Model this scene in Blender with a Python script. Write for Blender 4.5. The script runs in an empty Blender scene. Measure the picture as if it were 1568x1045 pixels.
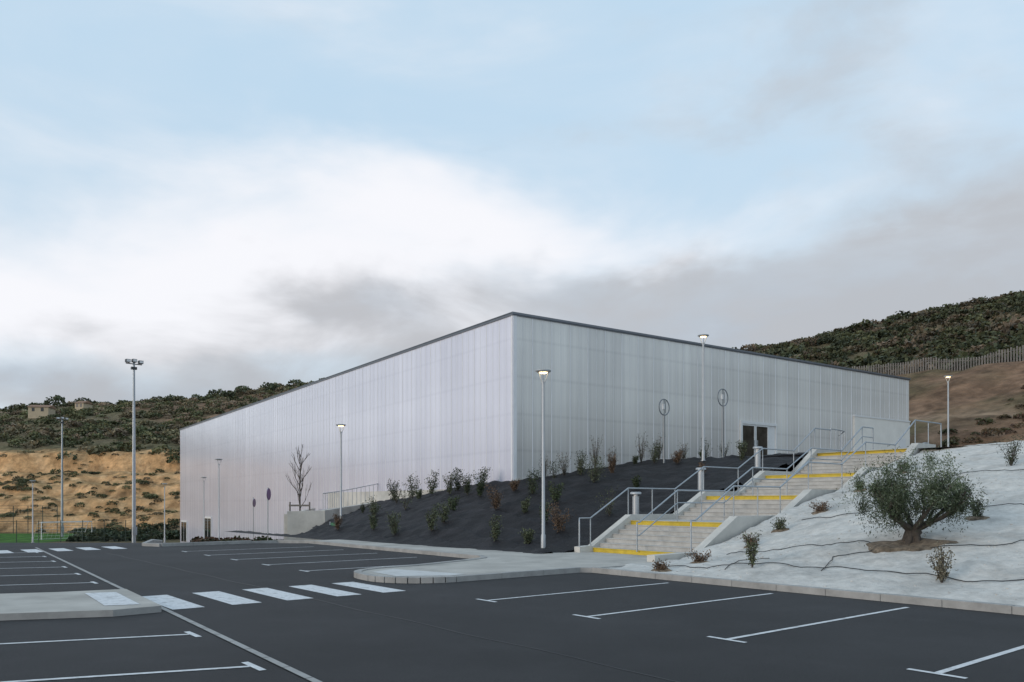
import bpy, math, random
import numpy as np
from mathutils import Vector
random.seed(7); rng=np.random.default_rng(7)
scene=bpy.context.scene
scene.view_settings.view_transform='Standard'
scene.view_settings.look='None'
scene.view_settings.exposure=0

# ------------------------------------------------------------------ helpers
A=np.array([.7812,.6243]); B=np.array([-.6243,.7812])      # car-park axes
def W(s,t): return (A[0]*s+B[0]*t, A[1]*s+B[1]*t)
def ss(x,a,b):
    x=np.clip((x-a)/(b-a),0,1); return x*x*(3-2*x)
def link(o):
    scene.collection.objects.link(o); return o

def mat(name,col,rough=.8,var=.15,scale=3.0,bump=0.0,bscale=30.0,attr=False,metal=0,spec=.5,detail=4,stretch=None,bdetail=4,big=None,big2=None,soft=.12):
    m=bpy.data.materials.new(name); m.use_nodes=True; nt=m.node_tree; nd=nt.nodes; L=nt.links
    p=nd['Principled BSDF']; p.inputs['Roughness'].default_value=rough; p.inputs['Metallic'].default_value=metal
    p.inputs['Specular IOR Level'].default_value=spec
    tc=nd.new('ShaderNodeTexCoord'); vec=tc.outputs['Object']
    if stretch:
        mp=nd.new('ShaderNodeMapping'); mp.inputs['Scale'].default_value=stretch; L.new(vec,mp.inputs[0]); vec=mp.outputs[0]
    n=nd.new('ShaderNodeTexNoise'); n.inputs['Scale'].default_value=scale; n.inputs['Detail'].default_value=detail; n.inputs['Roughness'].default_value=.65
    L.new(vec,n.inputs['Vector'])
    mr=nd.new('ShaderNodeMapRange'); mr.inputs['From Min'].default_value=.3; mr.inputs['From Max'].default_value=.7
    mr.inputs['To Min'].default_value=1-var; mr.inputs['To Max'].default_value=1+var
    L.new(n.outputs[0],mr.inputs[0]); fac=mr.outputs[0]
    for bg in (big,big2):
        if not bg: continue
        n3=nd.new('ShaderNodeTexNoise'); n3.inputs['Scale'].default_value=bg[0]; n3.inputs['Detail'].default_value=5; n3.inputs['Roughness'].default_value=.6; L.new(vec,n3.inputs['Vector'])
        m3=nd.new('ShaderNodeMapRange'); m3.inputs['From Min'].default_value=bg[2]; m3.inputs['From Max'].default_value=bg[2]+soft
        m3.inputs['To Min'].default_value=1; m3.inputs['To Max'].default_value=bg[1]; L.new(n3.outputs[0],m3.inputs[0])
        mm=nd.new('ShaderNodeMath'); mm.operation='MULTIPLY'; L.new(fac,mm.inputs[0]); L.new(m3.outputs[0],mm.inputs[1]); fac=mm.outputs[0]
    mx=nd.new('ShaderNodeVectorMath'); mx.operation='SCALE'
    if attr:
        at=nd.new('ShaderNodeAttribute'); at.attribute_name='Col'; L.new(at.outputs['Color'],mx.inputs[0])
    else: mx.inputs[0].default_value=col[:3]
    L.new(fac,mx.inputs['Scale']); L.new(mx.outputs[0],p.inputs['Base Color'])
    if bump:
        n2=nd.new('ShaderNodeTexNoise'); n2.inputs['Scale'].default_value=bscale; n2.inputs['Detail'].default_value=bdetail; n2.inputs['Roughness'].default_value=.65; L.new(vec,n2.inputs['Vector'])
        b=nd.new('ShaderNodeBump'); b.inputs['Strength'].default_value=1; b.inputs['Distance'].default_value=bump
        L.new(n2.outputs[0],b.inputs['Height']); L.new(b.outputs[0],p.inputs['Normal'])
    return m

class MB:
    def __init__(s): s.v=[];s.f=[];s.m=[];s.sm=[];s.mats=[]
    def mi(s,m):
        if m not in s.mats: s.mats.append(m)
        return s.mats.index(m)
    def add(s,vs,fs,m,smooth=False):
        o=len(s.v); s.v+= [tuple(map(float,p)) for p in vs]; k=s.mi(m)
        for f in fs: s.f.append([i+o for i in f]); s.m.append(k); s.sm.append(smooth)
    def box(s,a,b,m):
        (x0,y0,z0),(x1,y1,z1)=a,b
        vs=[(x0,y0,z0),(x1,y0,z0),(x1,y1,z0),(x0,y1,z0),(x0,y0,z1),(x1,y0,z1),(x1,y1,z1),(x0,y1,z1)]
        s.add(vs,[(0,3,2,1),(4,5,6,7),(0,1,5,4),(1,2,6,5),(2,3,7,6),(3,0,4,7)],m)
    def tube(s,pts,rad,m,n=8):
        pts=[Vector(p) for p in pts]; k=len(pts)
        if not hasattr(rad,'__len__'): rad=[rad]*k
        vs=[];fs=[]; prev=None
        for i,p in enumerate(pts):
            d=(pts[min(i+1,k-1)]-pts[max(i-1,0)]); d=d.normalized() if d.length>1e-9 else Vector((0,0,1))
            r=prev if prev is not None else (Vector((1,0,0)) if abs(d.x)<.9 else Vector((0,1,0)))
            x=(r-d*r.dot(d)).normalized(); prev=x; y=d.cross(x)
            for j in range(n):
                a=2*math.pi*j/n; vs.append(p+(x*math.cos(a)+y*math.sin(a))*rad[i])
        for i in range(k-1):
            for j in range(n):
                fs.append((i*n+j,i*n+(j+1)%n,(i+1)*n+(j+1)%n,(i+1)*n+j))
        s.add(vs,fs,m,True)
        s.add([vs[j] for j in range(n)][::-1],[tuple(range(n))],m); s.add([vs[(k-1)*n+j] for j in range(n)],[tuple(range(n))],m)
    def prism(s,pts,z0,z1,m,mside=None):
        n=len(pts); vs=[(p[0],p[1],z0) for p in pts]+[(p[0],p[1],z1) for p in pts]
        s.add(vs,[tuple(range(n,2*n))],m); s.add(vs,[(i,(i+1)%n,n+(i+1)%n,n+i) for i in range(n)],mside or m)
    def obj(s,name,parent=None,loc=None,bevel=0):
        me=bpy.data.meshes.new(name); me.from_pydata(s.v,[],s.f)
        for m in s.mats: me.materials.append(m)
        me.polygons.foreach_set('material_index',s.m); me.polygons.foreach_set('use_smooth',s.sm); me.update()
        o=link(bpy.data.objects.new(name,me))
        if loc is not None: o.location=loc
        if parent: o.parent=parent
        if bevel:
            b=o.modifiers.new('bevel','BEVEL'); b.width=bevel; b.segments=2; b.limit_method='ANGLE'
        return o

def quads_obj(name,V,C,m,parent=None):
    n=len(V); me=bpy.data.meshes.new(name)
    me.vertices.add(n*4); me.vertices.foreach_set('co',V.reshape(-1).astype(np.float32))
    me.loops.add(n*4); me.loops.foreach_set('vertex_index',np.arange(n*4,dtype=np.int32))
    me.polygons.add(n); me.polygons.foreach_set('loop_start',np.arange(0,n*4,4,dtype=np.int32))
    me.update(calc_edges=True)
    ca=me.color_attributes.new('Col','FLOAT_COLOR','POINT')
    c=np.ones((n,4,4),dtype=np.float32); c[:,:,:3]=C[:,None,:]; ca.data.foreach_set('color',c.reshape(-1))
    me.materials.append(m); o=link(bpy.data.objects.new(name,me))
    if parent: o.parent=parent
    return o
def rq(c,w,l,up=0.0):
    n=len(c); a=rng.normal(size=(n,3)); a[:,2]+=up; a/=np.linalg.norm(a,axis=1)[:,None]
    b=rng.normal(size=(n,3)); b-=a*(a*b).sum(1)[:,None]; b/=np.linalg.norm(b,axis=1)[:,None]
    w=np.broadcast_to(np.asarray(w),(n,))[:,None]; l=np.broadcast_to(np.asarray(l),(n,))[:,None]
    return np.stack([c-a*l-b*w*.3,c-a*l*.1+b*w,c+a*l,c-a*l*.1-b*w],1)
def grid_obj(name,U,Vv,fn,m,mask=None,col=None,smooth=True):
    UU,VV=np.meshgrid(U,Vv,indexing='ij'); X,Y,Z=fn(UU,VV)
    nu,nv=UU.shape; idx=np.arange(nu*nv).reshape(nu,nv)
    F=np.stack([idx[:-1,:-1],idx[1:,:-1],idx[1:,1:],idx[:-1,1:]],-1).reshape(-1,4)
    if mask is not None:
        Mk=mask(UU,VV); k=(Mk[:-1,:-1]&Mk[1:,:-1]&Mk[1:,1:]&Mk[:-1,1:]).reshape(-1); F=F[k]
    me=bpy.data.meshes.new(name); P=np.stack([X,Y,Z],-1).reshape(-1,3)
    me.vertices.add(len(P)); me.vertices.foreach_set('co',P.reshape(-1).astype(np.float32))
    me.loops.add(F.size); me.loops.foreach_set('vertex_index',F.reshape(-1).astype(np.int32))
    me.polygons.add(len(F)); me.polygons.foreach_set('loop_start',np.arange(0,F.size,4,dtype=np.int32))
    me.update(calc_edges=True)
    if smooth: me.polygons.foreach_set('use_smooth',np.ones(len(F),dtype=bool))
    if col is not None:
        ca=me.color_attributes.new('Col','FLOAT_COLOR','POINT'); c=np.ones((len(P),4),dtype=np.float32)
        c[:,:3]=col(X,Y,Z).reshape(-1,3); ca.data.foreach_set('color',c.reshape(-1))
    me.materials.append(m); return link(bpy.data.objects.new(name,me))
def wob(x,y,f=1.0,seed=0):
    r=np.random.default_rng(seed); z=0
    for i in range(7):
        a=r.uniform(0,6.28); k=f*(1.0+.55*i); z=z+np.sin(k*(x*math.cos(a)+y*math.sin(a))+r.uniform(0,6.28))/(1+.5*i)
    return z/2.6

# ------------------------------------------------------------------ materials
M_asph=mat('asphalt',(.027,.0265,.028),.76,.34,45,.010,90,spec=.30,big=(.25,1.5,.42),big2=(1.7,1.2,.52),soft=.25)
M_conc=mat('concrete',(.55,.53,.49),.85,.12,1.5,.003,60,big=(.5,.86,.5))
M_kerb=mat('kerb_concrete',(.33,.325,.315),.85,.2,2.5,.003,60)
M_pave=mat('light_paving',(.42,.40,.365),.85,.16,1.0,.002,80,big=(.6,.84,.5))
M_white=mat('road_paint',(.62,.63,.64),.7,.2,14,.001,90,big=(5,.66,.54))
M_step=mat('step_concrete',(.43,.42,.40),.85,.16,3)
M_yel=mat('yellow_paint',(.60,.43,.035),.6,.14,6,big=(3,.8,.5))
M_galv=mat('galvanised_steel',(.36,.39,.42),.42,.10,8,metal=.55)
M_pole=mat('lamp_post_paint',(.42,.44,.46),.45,.05,5,metal=.3)
M_dark=mat('dark_metal',(.04,.042,.045),.45,.1,5)
M_glass=mat('dark_glass',(.02,.023,.025),.05,.05,2,spec=.6)
M_frame=mat('white_frame',(.7,.7,.7),.4,.05,5)
M_bark=mat('bark',(.07,.058,.048),.9,.35,14,.01,40)
M_leaf=mat('leaves',(0,0,0),.65,.2,2,attr=True,spec=.25,detail=2)
M_soil=mat('terrain_soil',(0,0,0),.95,.42,.6,.5,.9,attr=True,spec=.1,detail=5,bdetail=6,big=(.35,.62,.52))
M_wood=mat('grey_wood',(.16,.145,.13),.85,.25,2)
M_picket=mat('weathered_pickets',(.22,.20,.185),.85,.3,1.5)
M_hose=mat('black_hose',(.02,.02,.02),.6,.1,3)
M_coping=mat('roof_coping',(.16,.17,.19),.35,.08,2,metal=.6)
M_white_ground=mat('chalk_gravel',(.56,.545,.515),.95,.17,4.0,.07,2.6,spec=.05,detail=7,bdetail=7,big=(.9,.80,.50),big2=(6,.84,.56),soft=.16)
M_geo=mat('black_geotextile',(.0135,.0125,.014),.66,.45,1.4,.09,1.5,spec=.22,detail=5,bdetail=6,big=(.8,1.6,.5))

def polycarb(name,c0,c1,rough):
    m=bpy.data.materials.new(name); m.use_nodes=True; nt=m.node_tree; nd=nt.nodes; L=nt.links; p=nd['Principled BSDF']
    tc=nd.new('ShaderNodeTexCoord'); sp=nd.new('ShaderNodeSeparateXYZ'); L.new(tc.outputs['Object'],sp.inputs[0])
    def math_(op,a,b=None,c=None):
        n=nd.new('ShaderNodeMath'); n.operation=op
        for i,q in enumerate((a,b,c)):
            if q is None: continue
            if isinstance(q,(int,float)): n.inputs[i].default_value=q
            else: L.new(q,n.inputs[i])
        return n.outputs[0]
    mp=nd.new('ShaderNodeMapping'); mp.inputs['Scale'].default_value=(.9,1,.05); L.new(tc.outputs['Object'],mp.inputs[0])
    n=nd.new('ShaderNodeTexNoise'); n.inputs['Scale'].default_value=1.2; n.inputs['Detail'].default_value=4; L.new(mp.outputs[0],n.inputs['Vector'])
    mp2=nd.new('ShaderNodeMapping'); mp2.inputs['Scale'].default_value=(.10,1,.35); L.new(tc.outputs['Object'],mp2.inputs[0])
    nn=nd.new('ShaderNodeTexNoise'); nn.inputs['Scale'].default_value=1.0; nn.inputs['Detail'].default_value=2; L.new(mp2.outputs[0],nn.inputs['Vector'])
    pan=math_('FLOOR',math_('DIVIDE',sp.outputs[0],1.2)); wn=nd.new('ShaderNodeTexWhiteNoise'); wn.noise_dimensions='1D'; L.new(pan,wn.inputs['W'])
    f=math_('ADD',math_('MULTIPLY',n.outputs[0],.8),math_('MULTIPLY',wn.outputs['Value'],.16))
    f=math_('ADD',f,math_('MULTIPLY',math_('SUBTRACT',nn.outputs[0],.5),.7))
    def band(z,wd):
        d=math_('ABSOLUTE',math_('SUBTRACT',sp.outputs[2],z)); return math_('SMOOTH_MAX',0,math_('SUBTRACT',1,math_('DIVIDE',d,wd)),.1)
    rails=None
    for z in (1.9,4.3,6.1,7.95,9.8): rails=math_('ADD',rails,band(z,.12)) if rails else band(z,.12)
    f=math_('SUBTRACT',f,math_('MULTIPLY',rails,.16))
    lin=nd.new('ShaderNodeMapRange'); lin.interpolation_type='SMOOTHSTEP'; L.new(sp.outputs[2],lin.inputs[0]); lin.inputs[1].default_value=3.0; lin.inputs[2].default_value=7.5; lin.inputs[3].default_value=-.18; lin.inputs[4].default_value=.08  # painted translucency shade: panel colour darkens towards the base, lightens above
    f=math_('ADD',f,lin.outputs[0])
    fr=math_('FRACT',math_('DIVIDE',sp.outputs[0],.6)); e=math_('LESS_THAN',math_('ABSOLUTE',math_('SUBTRACT',fr,.5)),.12)
    f=math_('ADD',f,math_('MULTIPLY',e,.08))
    e2=math_('GREATER_THAN',math_('ABSOLUTE',math_('SUBTRACT',fr,.5)),.42); f=math_('SUBTRACT',f,math_('MULTIPLY',e2,.10))
    fr=math_('ABSOLUTE',math_('SUBTRACT',math_('FRACT',math_('DIVIDE',sp.outputs[0],6.0)),.5)); cl=math_('GREATER_THAN',fr,.485); f=math_('SUBTRACT',f,math_('MULTIPLY',cl,.16))
    mx=nd.new('ShaderNodeMix'); mx.data_type='RGBA'; L.new(f,mx.inputs[0]); mx.inputs[6].default_value=(*c0,1); mx.inputs[7].default_value=(*c1,1)
    L.new(mx.outputs[2],p.inputs['Base Color']); p.inputs['Roughness'].default_value=rough; p.inputs['Specular IOR Level'].default_value=.9
    p.inputs['Coat Weight'].default_value=.9; p.inputs['Coat Roughness'].default_value=.13; p.inputs['Coat IOR'].default_value=1.6
    mp3=nd.new('ShaderNodeMapping'); mp3.inputs['Scale'].default_value=(1.7,1,.12); L.new(tc.outputs['Object'],mp3.inputs[0])
    n3=nd.new('ShaderNodeTexNoise'); n3.inputs['Scale'].default_value=1.5; n3.inputs['Detail'].default_value=3; L.new(mp3.outputs[0],n3.inputs['Vector'])
    w=math_('ADD',math_('MULTIPLY',math_('SINE',math_('MULTIPLY',sp.outputs[0],2*math.pi/.15)),.08),n3.outputs[0])
    b=nd.new('ShaderNodeBump'); b.inputs['Distance'].default_value=.025; b.inputs['Strength'].default_value=.6
    L.new(w,b.inputs['Height']); L.new(b.outputs[0],p.inputs['Normal']); L.new(b.outputs[0],p.inputs['Coat Normal'])
    return m
M_polyL=polycarb('polycarbonate_panels',(.50,.50,.605),(.79,.79,.90),.32)  # cool sky light on this face painted into the panel colour
M_polyR=polycarb('polycarbonate_panels_entrance',(.43,.415,.405),(.88,.86,.815),.28)  # same panels; warm grey light on this face painted into the colour
M_rib=mat('panel_joint',(.80,.80,.82),.35,.05,2)

def emis(name,c,s):
    m=bpy.data.materials.new(name); m.use_nodes=True; p=m.node_tree.nodes['Principled BSDF']
    p.inputs['Emission Color'].default_value=(*c,1); p.inputs['Emission Strength'].default_value=s; p.inputs['Base Color'].default_value=(*c,1); return m
M_glow=emis('lamp_glow',(1,.72,.38),5)

# ------------------------------------------------------------------ terrain
def base(y): return np.where(y<33,0,np.where(y<103,-(y-33)*.05,-3.5))
def prof(x,xs,zs): return np.interp(x,xs,zs)
def H(x,y):
    x=np.asarray(x,float); y=np.asarray(y,float)
    s=A[0]*x+A[1]*y; t=B[0]*x+B[1]*y
    right=prof(s+1.2*wob(x,y,.09,3),[50,61,74,77,96,112,200,265,400],[-6,4.2,9.3,9.5,17.3,18,47,57,58])
    right=right+np.where(s>112,1.6*wob(x,y,.07,5)*ss(s,112,140),0)+np.where(s>66,.55*wob(x,y,.5,15),0)
    yy=y+3.0*wob(x,y,.10,1)+1.0*wob(x,y,.45,61)
    cz=prof(yy,[138,140.5,144,146,150,152,156,158,163,165.5,170],[-3.5,-.8,.0,2.4,3.0,5.2,5.7,7.4,8.0,12.2,12.8])
    sm=prof(yy,[130,170],[-3.5,12]); w=1-ss(x,-72,-52)
    low=cz*w+sm*(1-w)+.5*wob(x,y,.7,62)*ss(y,136,142)
    ridge=np.clip(48.3+.095*(x+81),18,50)+2.2*wob(x,y,.05,9)
    left=np.where(y<168,low,low+(ridge-12)*np.clip((y-168)/150,0,1))
    b=base(y)
    h=np.maximum(b,np.where(y>129,left,-9)); h=np.maximum(h,right)
    return h-.03
def gcol(X,Y,Z):
    s=A[0]*X+A[1]*Y
    n=.5+.5*wob(X,Y,.35,21); n2=.5+.5*wob(X,Y,.9,22); n4=.5+.5*wob(X,Y,1.7,23)
    dirt=np.array([.19,.14,.09]); green=np.array([.06,.075,.03]); orange=np.array([.60,.35,.17]); red=np.array([.20,.125,.08]); pitch=np.array([.07,.16,.035])
    C=np.ones(X.shape+(3,))*dirt
    def put(mask,c):
        nonlocal C; C=C*(1-mask[...,None])+np.array(c)*mask[...,None]
    put(ss(n,.35,.7)*.5,green)
    hillm=((Y>168)).astype(float); put(hillm*.6,[.15,.13,.075])
    cliff=ss(Y,134,138)*(1-ss(Y+4*n,168,174))*(1-ss(X,-66,-52)); put(cliff,orange)
    gX,gY=np.gradient(Z); slope=np.abs(gY)
    put(cliff*(1-ss(slope,.12,.5))*.6,[.24,.17,.08])
    put(cliff*ss(n4,.55,.8)*.4,[.74,.52,.31]); put(cliff*ss(n2,.6,.85)*.5*(Z<5),[.17,.11,.06])
    rt=ss(s,58,62)*(1-ss(s,108,116)); put(rt,red)
    put(rt*ss(n,.45,.75)*.7,[.095,.088,.045]); put(rt*ss(n4,.5,.8)*.5,[.28,.18,.12])
    put(rt*(1-ss(np.abs(s-75.5),1.2,2.6))*.7,[.36,.25,.17])
    put(ss(s,112,120),[.12,.10,.06])
    fld=((Y>88)&(Y<134)&(X<-62)&(X>-150)).astype(float); put(fld,pitch)
    return C
gx=np.concatenate([np.linspace(-1800,-330,16),np.arange(-320,-170,2.5),np.arange(-170,-45,1.2),np.arange(-45,300,2.2),np.linspace(305,1800,16)])
gy=np.concatenate([np.linspace(-900,-5,8),np.arange(0,130,2.),np.arange(130,180,.7),np.arange(180,420,3.5),np.linspace(425,3000,14)])
ground=grid_obj('ground',gx,gy,lambda x,y:(x,y,H(x,y)),M_soil,col=gcol)

ax=np.concatenate([np.linspace(-70,-34,8),np.arange(-32,30,1.),np.linspace(31,60,6)]); ay=np.arange(-25,66,1.)
def amask(x,y):
    s=A[0]*x+A[1]*y; t=B[0]*x+B[1]*y
    return ~((s>17)&(t<60))&~((y>36)&(x>-14))
car=grid_obj('car_park_asphalt',ax,ay,lambda x,y:(x,y,base(y)+.0),M_asph,mask=amask)

mk=MB()
def stripe(p,q,w,z=.006):
    p=np.array(p);q=np.array(q);d=(q-p)/np.linalg.norm(q-p);n=np.array([-d[1],d[0]])*w/2
    pts=[p-n,q-n,q+n,p+n]; mk.add([(a[0],a[1],base(a[1])+z) for a in pts],[(0,1,2,3)],M_white)
def rowR(t):
    stripe(W(8.21,t),W(12.98,t),.075); stripe(W(8.17,t-.28),W(8.17,t+.28),.075)
for t in (-1.5,.98,3.47,5.96,8.45,10.94,18.5,21.0,23.5,26.0,28.5): rowR(t)
GD=np.array([-.945,-.327])
def gutter(t): return np.array(W(3.2+.047*(t-7),t))
for t in (3.2,5.65,8.05,10.5,18.6,21.1,23.6,26.1,28.6,31.1):
    p=gutter(t)-np.array(A)*.25; stripe(p+GD*.04,p+GD*4.9,.075)
    stripe(p-np.array(B)*.26,p+np.array(B)*.26,.075)
for i in range(5): stripe(W(3.83+.945*i,13.1),W(3.83+.945*i,15.3),.5)
for i in range(5): stripe(W(3.2+.9*i,31.2+.1*i),W(3.2+.9*i,33.2+.1*i),.5)
mk.obj('painted_road_markings')
gt=MB()
for k in range(0,62):
    t=-4+k*.62; p=gutter(t); q=gutter(t+.605); n=np.array(A)*.04
    z=.011
    gt.add([(*(p-n),base(p[1])+z),(*(p+n),base(p[1])+z),(*(q+n),base(q[1])+z),(*(q-n),base(q[1])+z)],[(0,1,2,3)],M_kerb)
gt.obj('drainage_gutter')
M_seam=mat('bitumen_seam',(.018,.018,.019),.5,.2,3)
sm=MB()
def seam(pts,w=.02):
    for a,b in zip(pts[:-1],pts[1:]):
        a=np.array(a);b=np.array(b);d=(b-a)/np.linalg.norm(b-a);n=np.array([-d[1],d[0]])*w/2
        sm.add([(p[0],p[1],.004) for p in (a-n,b-n,b+n,a+n)],[(0,1,2,3)],M_seam)
seam([W(5.9+.03*math.sin(t*2.1),t) for t in np.arange(0,30,.7)])
sm.obj('asphalt_seams')

def arc(c,r,a0,a1,n=8): return [(c[0]+r*math.cos(math.radians(a0+(a1-a0)*i/n)),c[1]+r*math.sin(math.radians(a0+(a1-a0)*i/n))) for i in range(n+1)]
isl=[(9.6,14.0)]+arc((9.6,15.3),1.3,270,180)+arc((9.7,15.7),1.35,170,95)+[(10.6,17.15),(12.4,17.75),(13.6,18.3),(14.0,19.0),(14.0,31.5)]
pv=MB()
poly=[(13.9,14.05)]+isl+[(15.5,31.5),(17.2,20),(18.25,19.0),(18.25,13.9),(13.9,13.9)]
pv.prism([W(*p) for p in poly],-.05,.10,M_pave,M_kerb)
pv.add([(*W(*p),.106) for p in ((8.7,14.9),(9.7,14.3),(10.2,14.4),(9.6,16.6),(8.8,16.2))],[(0,1,2,3,4)],mat('pale_paint_patch',(.56,.56,.55),.8,.15,2,big=(2,.8,.5)))
pv.obj('pavement')
kb=MB()
def kerbline(pts,w=.17,z0=-.05,z1=.125,seg=1.0,m=M_kerb):
    P=[np.array(W(*p)) for p in pts]; out=[P[0]]
    for a,b in zip(P[:-1],P[1:]):
        n=max(1,int(np.linalg.norm(b-a)/seg)); out+= [a+(b-a)*i/n for i in range(1,n+1)]
    for a,b in zip(out[:-1],out[1:]):
        d=(b-a)/np.linalg.norm(b-a); b2=b-d*.008; n=np.array([-d[1],d[0]])*w/2
        q=[a-n,b2-n,b2+n,a+n]; za=float(base(a[1])); dz=random.uniform(-.004,.004)
        vs=[(p[0],p[1],za+z0) for p in q]+[(p[0],p[1],za+z1+dz) for p in q]
        kb.add(vs,[(4,5,6,7),(0,1,5,4),(1,2,6,5),(2,3,7,6),(3,0,4,7)],m)
kerbline([(13.54,-38),(13.54,13.75),(13.3,14.02)]+isl)
kerbline([(14.0,31.5),(13.2,32.6),(8.4,32.3),(8.0,33.2),(9,36),(13,50)])
kb.obj('kerb',bevel=.015)
li=MB()
P=[gutter(12.95)-A*.1,gutter(15.9)-A*.1,gutter(16.0)-A*.9+GD*.3,gutter(16.3)+GD*14,gutter(13.4)+GD*14,gutter(12.9)-A*.8]
li.prism([tuple(p) for p in P[::-1]],-.05,.10,M_pave,M_kerb); li.obj('traffic_island',bevel=.03)
lp=MB()
p=gutter(13.3)-A*.35; q=gutter(15.4)-A*.35
lp.add([(*p,.106),(*q,.106),(*(q+GD*.5),.106),(*(p+GD*.5),.106)],[(0,1,2,3)],M_white); lp.obj('painted_kerb_ramp_mark')

# ------------------------------------------------------------------ banks
PR_S=[15.0,18.1,19.9,22.35,24.0,26.15,27.8,30.05,31.7,60]; PR_Z=[.1,.1,1.1,1.1,1.95,1.95,2.8,2.8,3.85,3.9]
def plat(s): return np.interp(s,[31.7,40,64],[3.85,4.2,4.5])
def zwhite(s,t):
    pl=np.interp(s,[13.6,31.8],[.08,3.95]); lo=np.interp(s,[13.6,17,31.8],[.08,.10,3.8]); k=ss(t,8.5,14)
    return pl*(1-k)+lo*k+(.07*wob(s,t,1.3,31)+.035*wob(s,t,4,32)+.02*wob(s,t,9,33))*ss(s,13.7,15)
def zblack(s,t):
    st=np.interp(s,[15.4,17.4,31.7],[.06,.15,3.8]); fa=np.interp(s,[15.4,16.4,24,31.7],[.06,.25,2.7,3.85])
    k=ss(t,19.5,27); z=st*(1-k)+fa*k
    z=z-ss(t,31,44)*np.clip(s-15.4,0,9)/9*1.0
    z=np.where(s>31.7,plat(s)+.03,z)
    ter=np.mod(s*1.0+.15*np.sin(t*.9)+.08*np.sin(t*2.7),1.1)/1.1
    return z+(.06*wob(s,t,1.5,41)+.045*wob(s,t,5,42)+.12*(ter-.5))*ss(s,15.4,16.4)
def STf(f,dz=0):
    def g(s,t):
        x,y=W(s,t); return x,y,f(s,t)+dz
    return g
grid_obj('chalk_gravel_bank',np.arange(13.64,32.3,.15),np.arange(-38,14.15,.16),STf(zwhite),M_white_ground)
def stones(name,n,s0,s1,t0,t1,f,r0,r1,col):
    s=rng.uniform(s0,s1,n); t=rng.uniform(t0,t1,n); k=wob(s,t,1.1,88)+rng.normal(size=n)*.5>.2; s=s[k];t=t[k]; n=len(s)
    x,y=W(s,t); z=f(s,t); c=np.stack([x,y,z],-1); r=rng.uniform(r0,r1,n)*rng.uniform(.5,1,n)
    cube=np.array([[-1,-1,-1],[1,-1,-1],[1,1,-1],[-1,1,-1],[-.7,-.7,.8],[.7,-.7,.8],[.7,.7,.8],[-.7,.7,.8]],float)
    v=cube[None]*r[:,None,None]*rng.uniform(.7,1.3,(n,8,3)); v[:,:,2]*=.7
    a=rng.uniform(0,6.28,n); R=np.zeros((n,3,3)); R[:,0,0]=np.cos(a);R[:,0,1]=-np.sin(a);R[:,1,0]=np.sin(a);R[:,1,1]=np.cos(a);R[:,2,2]=1
    v=np.einsum('nij,nkj->nki',R,v)+c[:,None]
    F=np.array([(4,5,6,7),(0,1,5,4),(1,2,6,5),(2,3,7,6),(3,0,4,7)]); Q=v[:,F].reshape(-1,4,3)
    C=np.repeat(np.array(col)*rng.uniform(.7,1.1,n)[:,None],5,axis=0)
    quads_obj(name,Q,C,mat(name+'_rock',(0,0,0),.95,.1,3,attr=True,spec=.1,detail=2))
stones('loose_stones',4500,13.7,26,-8,14,zwhite,.010,.028,(.54,.52,.49))
def bmask(s,t): return ((t<39.0+(s-18.4)*.82)|(s<16))&(t<45.6)&((t<31)|(s<27))
grid_obj('black_geotextile_bank',np.arange(15.2,42,.12),np.arange(18.66,46,.2),STf(zblack),M_geo,mask=bmask)
def pz(s,t): return plat(s)+0*t
grid_obj('gravel_plateau',np.arange(31.6,66,1.2),np.arange(-45,34,1.5),STf(pz,-.02),mat('plateau_paving',(.33,.32,.30),.9,.15,.6))

# ------------------------------------------------------------------ stairs
st=MB(); T0,T1=14.4,18.4
def q_st(s0,z0,s1,z1,m):
    vs=[(*W(s0,T0),z0),(*W(s0,T1),z0),(*W(s1,T1),z1),(*W(s1,T0),z1)]; st.add(vs,[(0,3,2,1)],m)
flights=[(18.1,19.9,.1,1.1,7),(22.35,24.0,1.1,1.95,6),(26.15,27.8,1.95,2.8,6),(30.05,31.7,2.8,3.85,7)]
end=[22.35,26.15,30.05,33.0]
M_nose=mat('step_nosing',(.13,.13,.13),.8,.1,4)
for fi,(s0,s1,z0,z1,n) in enumerate(flights):
    tr=(s1-s0)/(n-1); rs=(z1-z0)/n
    for i in range(n):
        s=s0+tr*i; z=z0+rs*i
        m=M_yel if (i==n-1 or (fi==0 and i==0)) else M_step
        q_st(s,z,s,z+rs*.80,m)
        q_st(s,z+rs*.80,s-.02,z+rs*.84,M_nose); q_st(s-.02,z+rs*.84,s-.02,z+rs,m if m is M_yel else M_step)
        e=s+tr if i<n-1 else end[fi]
        q_st(s-.02,z+rs,e,z+rs,M_step)
def cheek(t0,t1,front,up):
    ps=[front,17.9]+PR_S[1:9]+[33.2]; zs=[.1+up*.9,.1+up]+[z+up for z in PR_Z[1:9]]+[3.85+up]
    n=len(ps); vs=[]
    for t in (t0,t1):
        vs+=[(*W(s,t),z) for s,z in zip(ps,zs)]+[(*W(s,t),max(-.2,z-1.6)) for s,z in zip(ps,zs)]
    fs=[]
    for i in range(n-1):
        fs.append((i,i+1,2*n+i+1,2*n+i)); fs.append((i,n+i,n+i+1,i+1)); fs.append((2*n+i,2*n+i+1,3*n+i+1,3*n+i))
    fs.append((0,2*n,3*n,n)); fs.append((n-1,2*n-1,4*n-1,3*n-1))
    st.add(vs,fs,M_conc)
cheek(14.12,14.4,16.2,.2); cheek(18.4,18.66,17.5,.2)
st.obj('outdoor_staircase')
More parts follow.
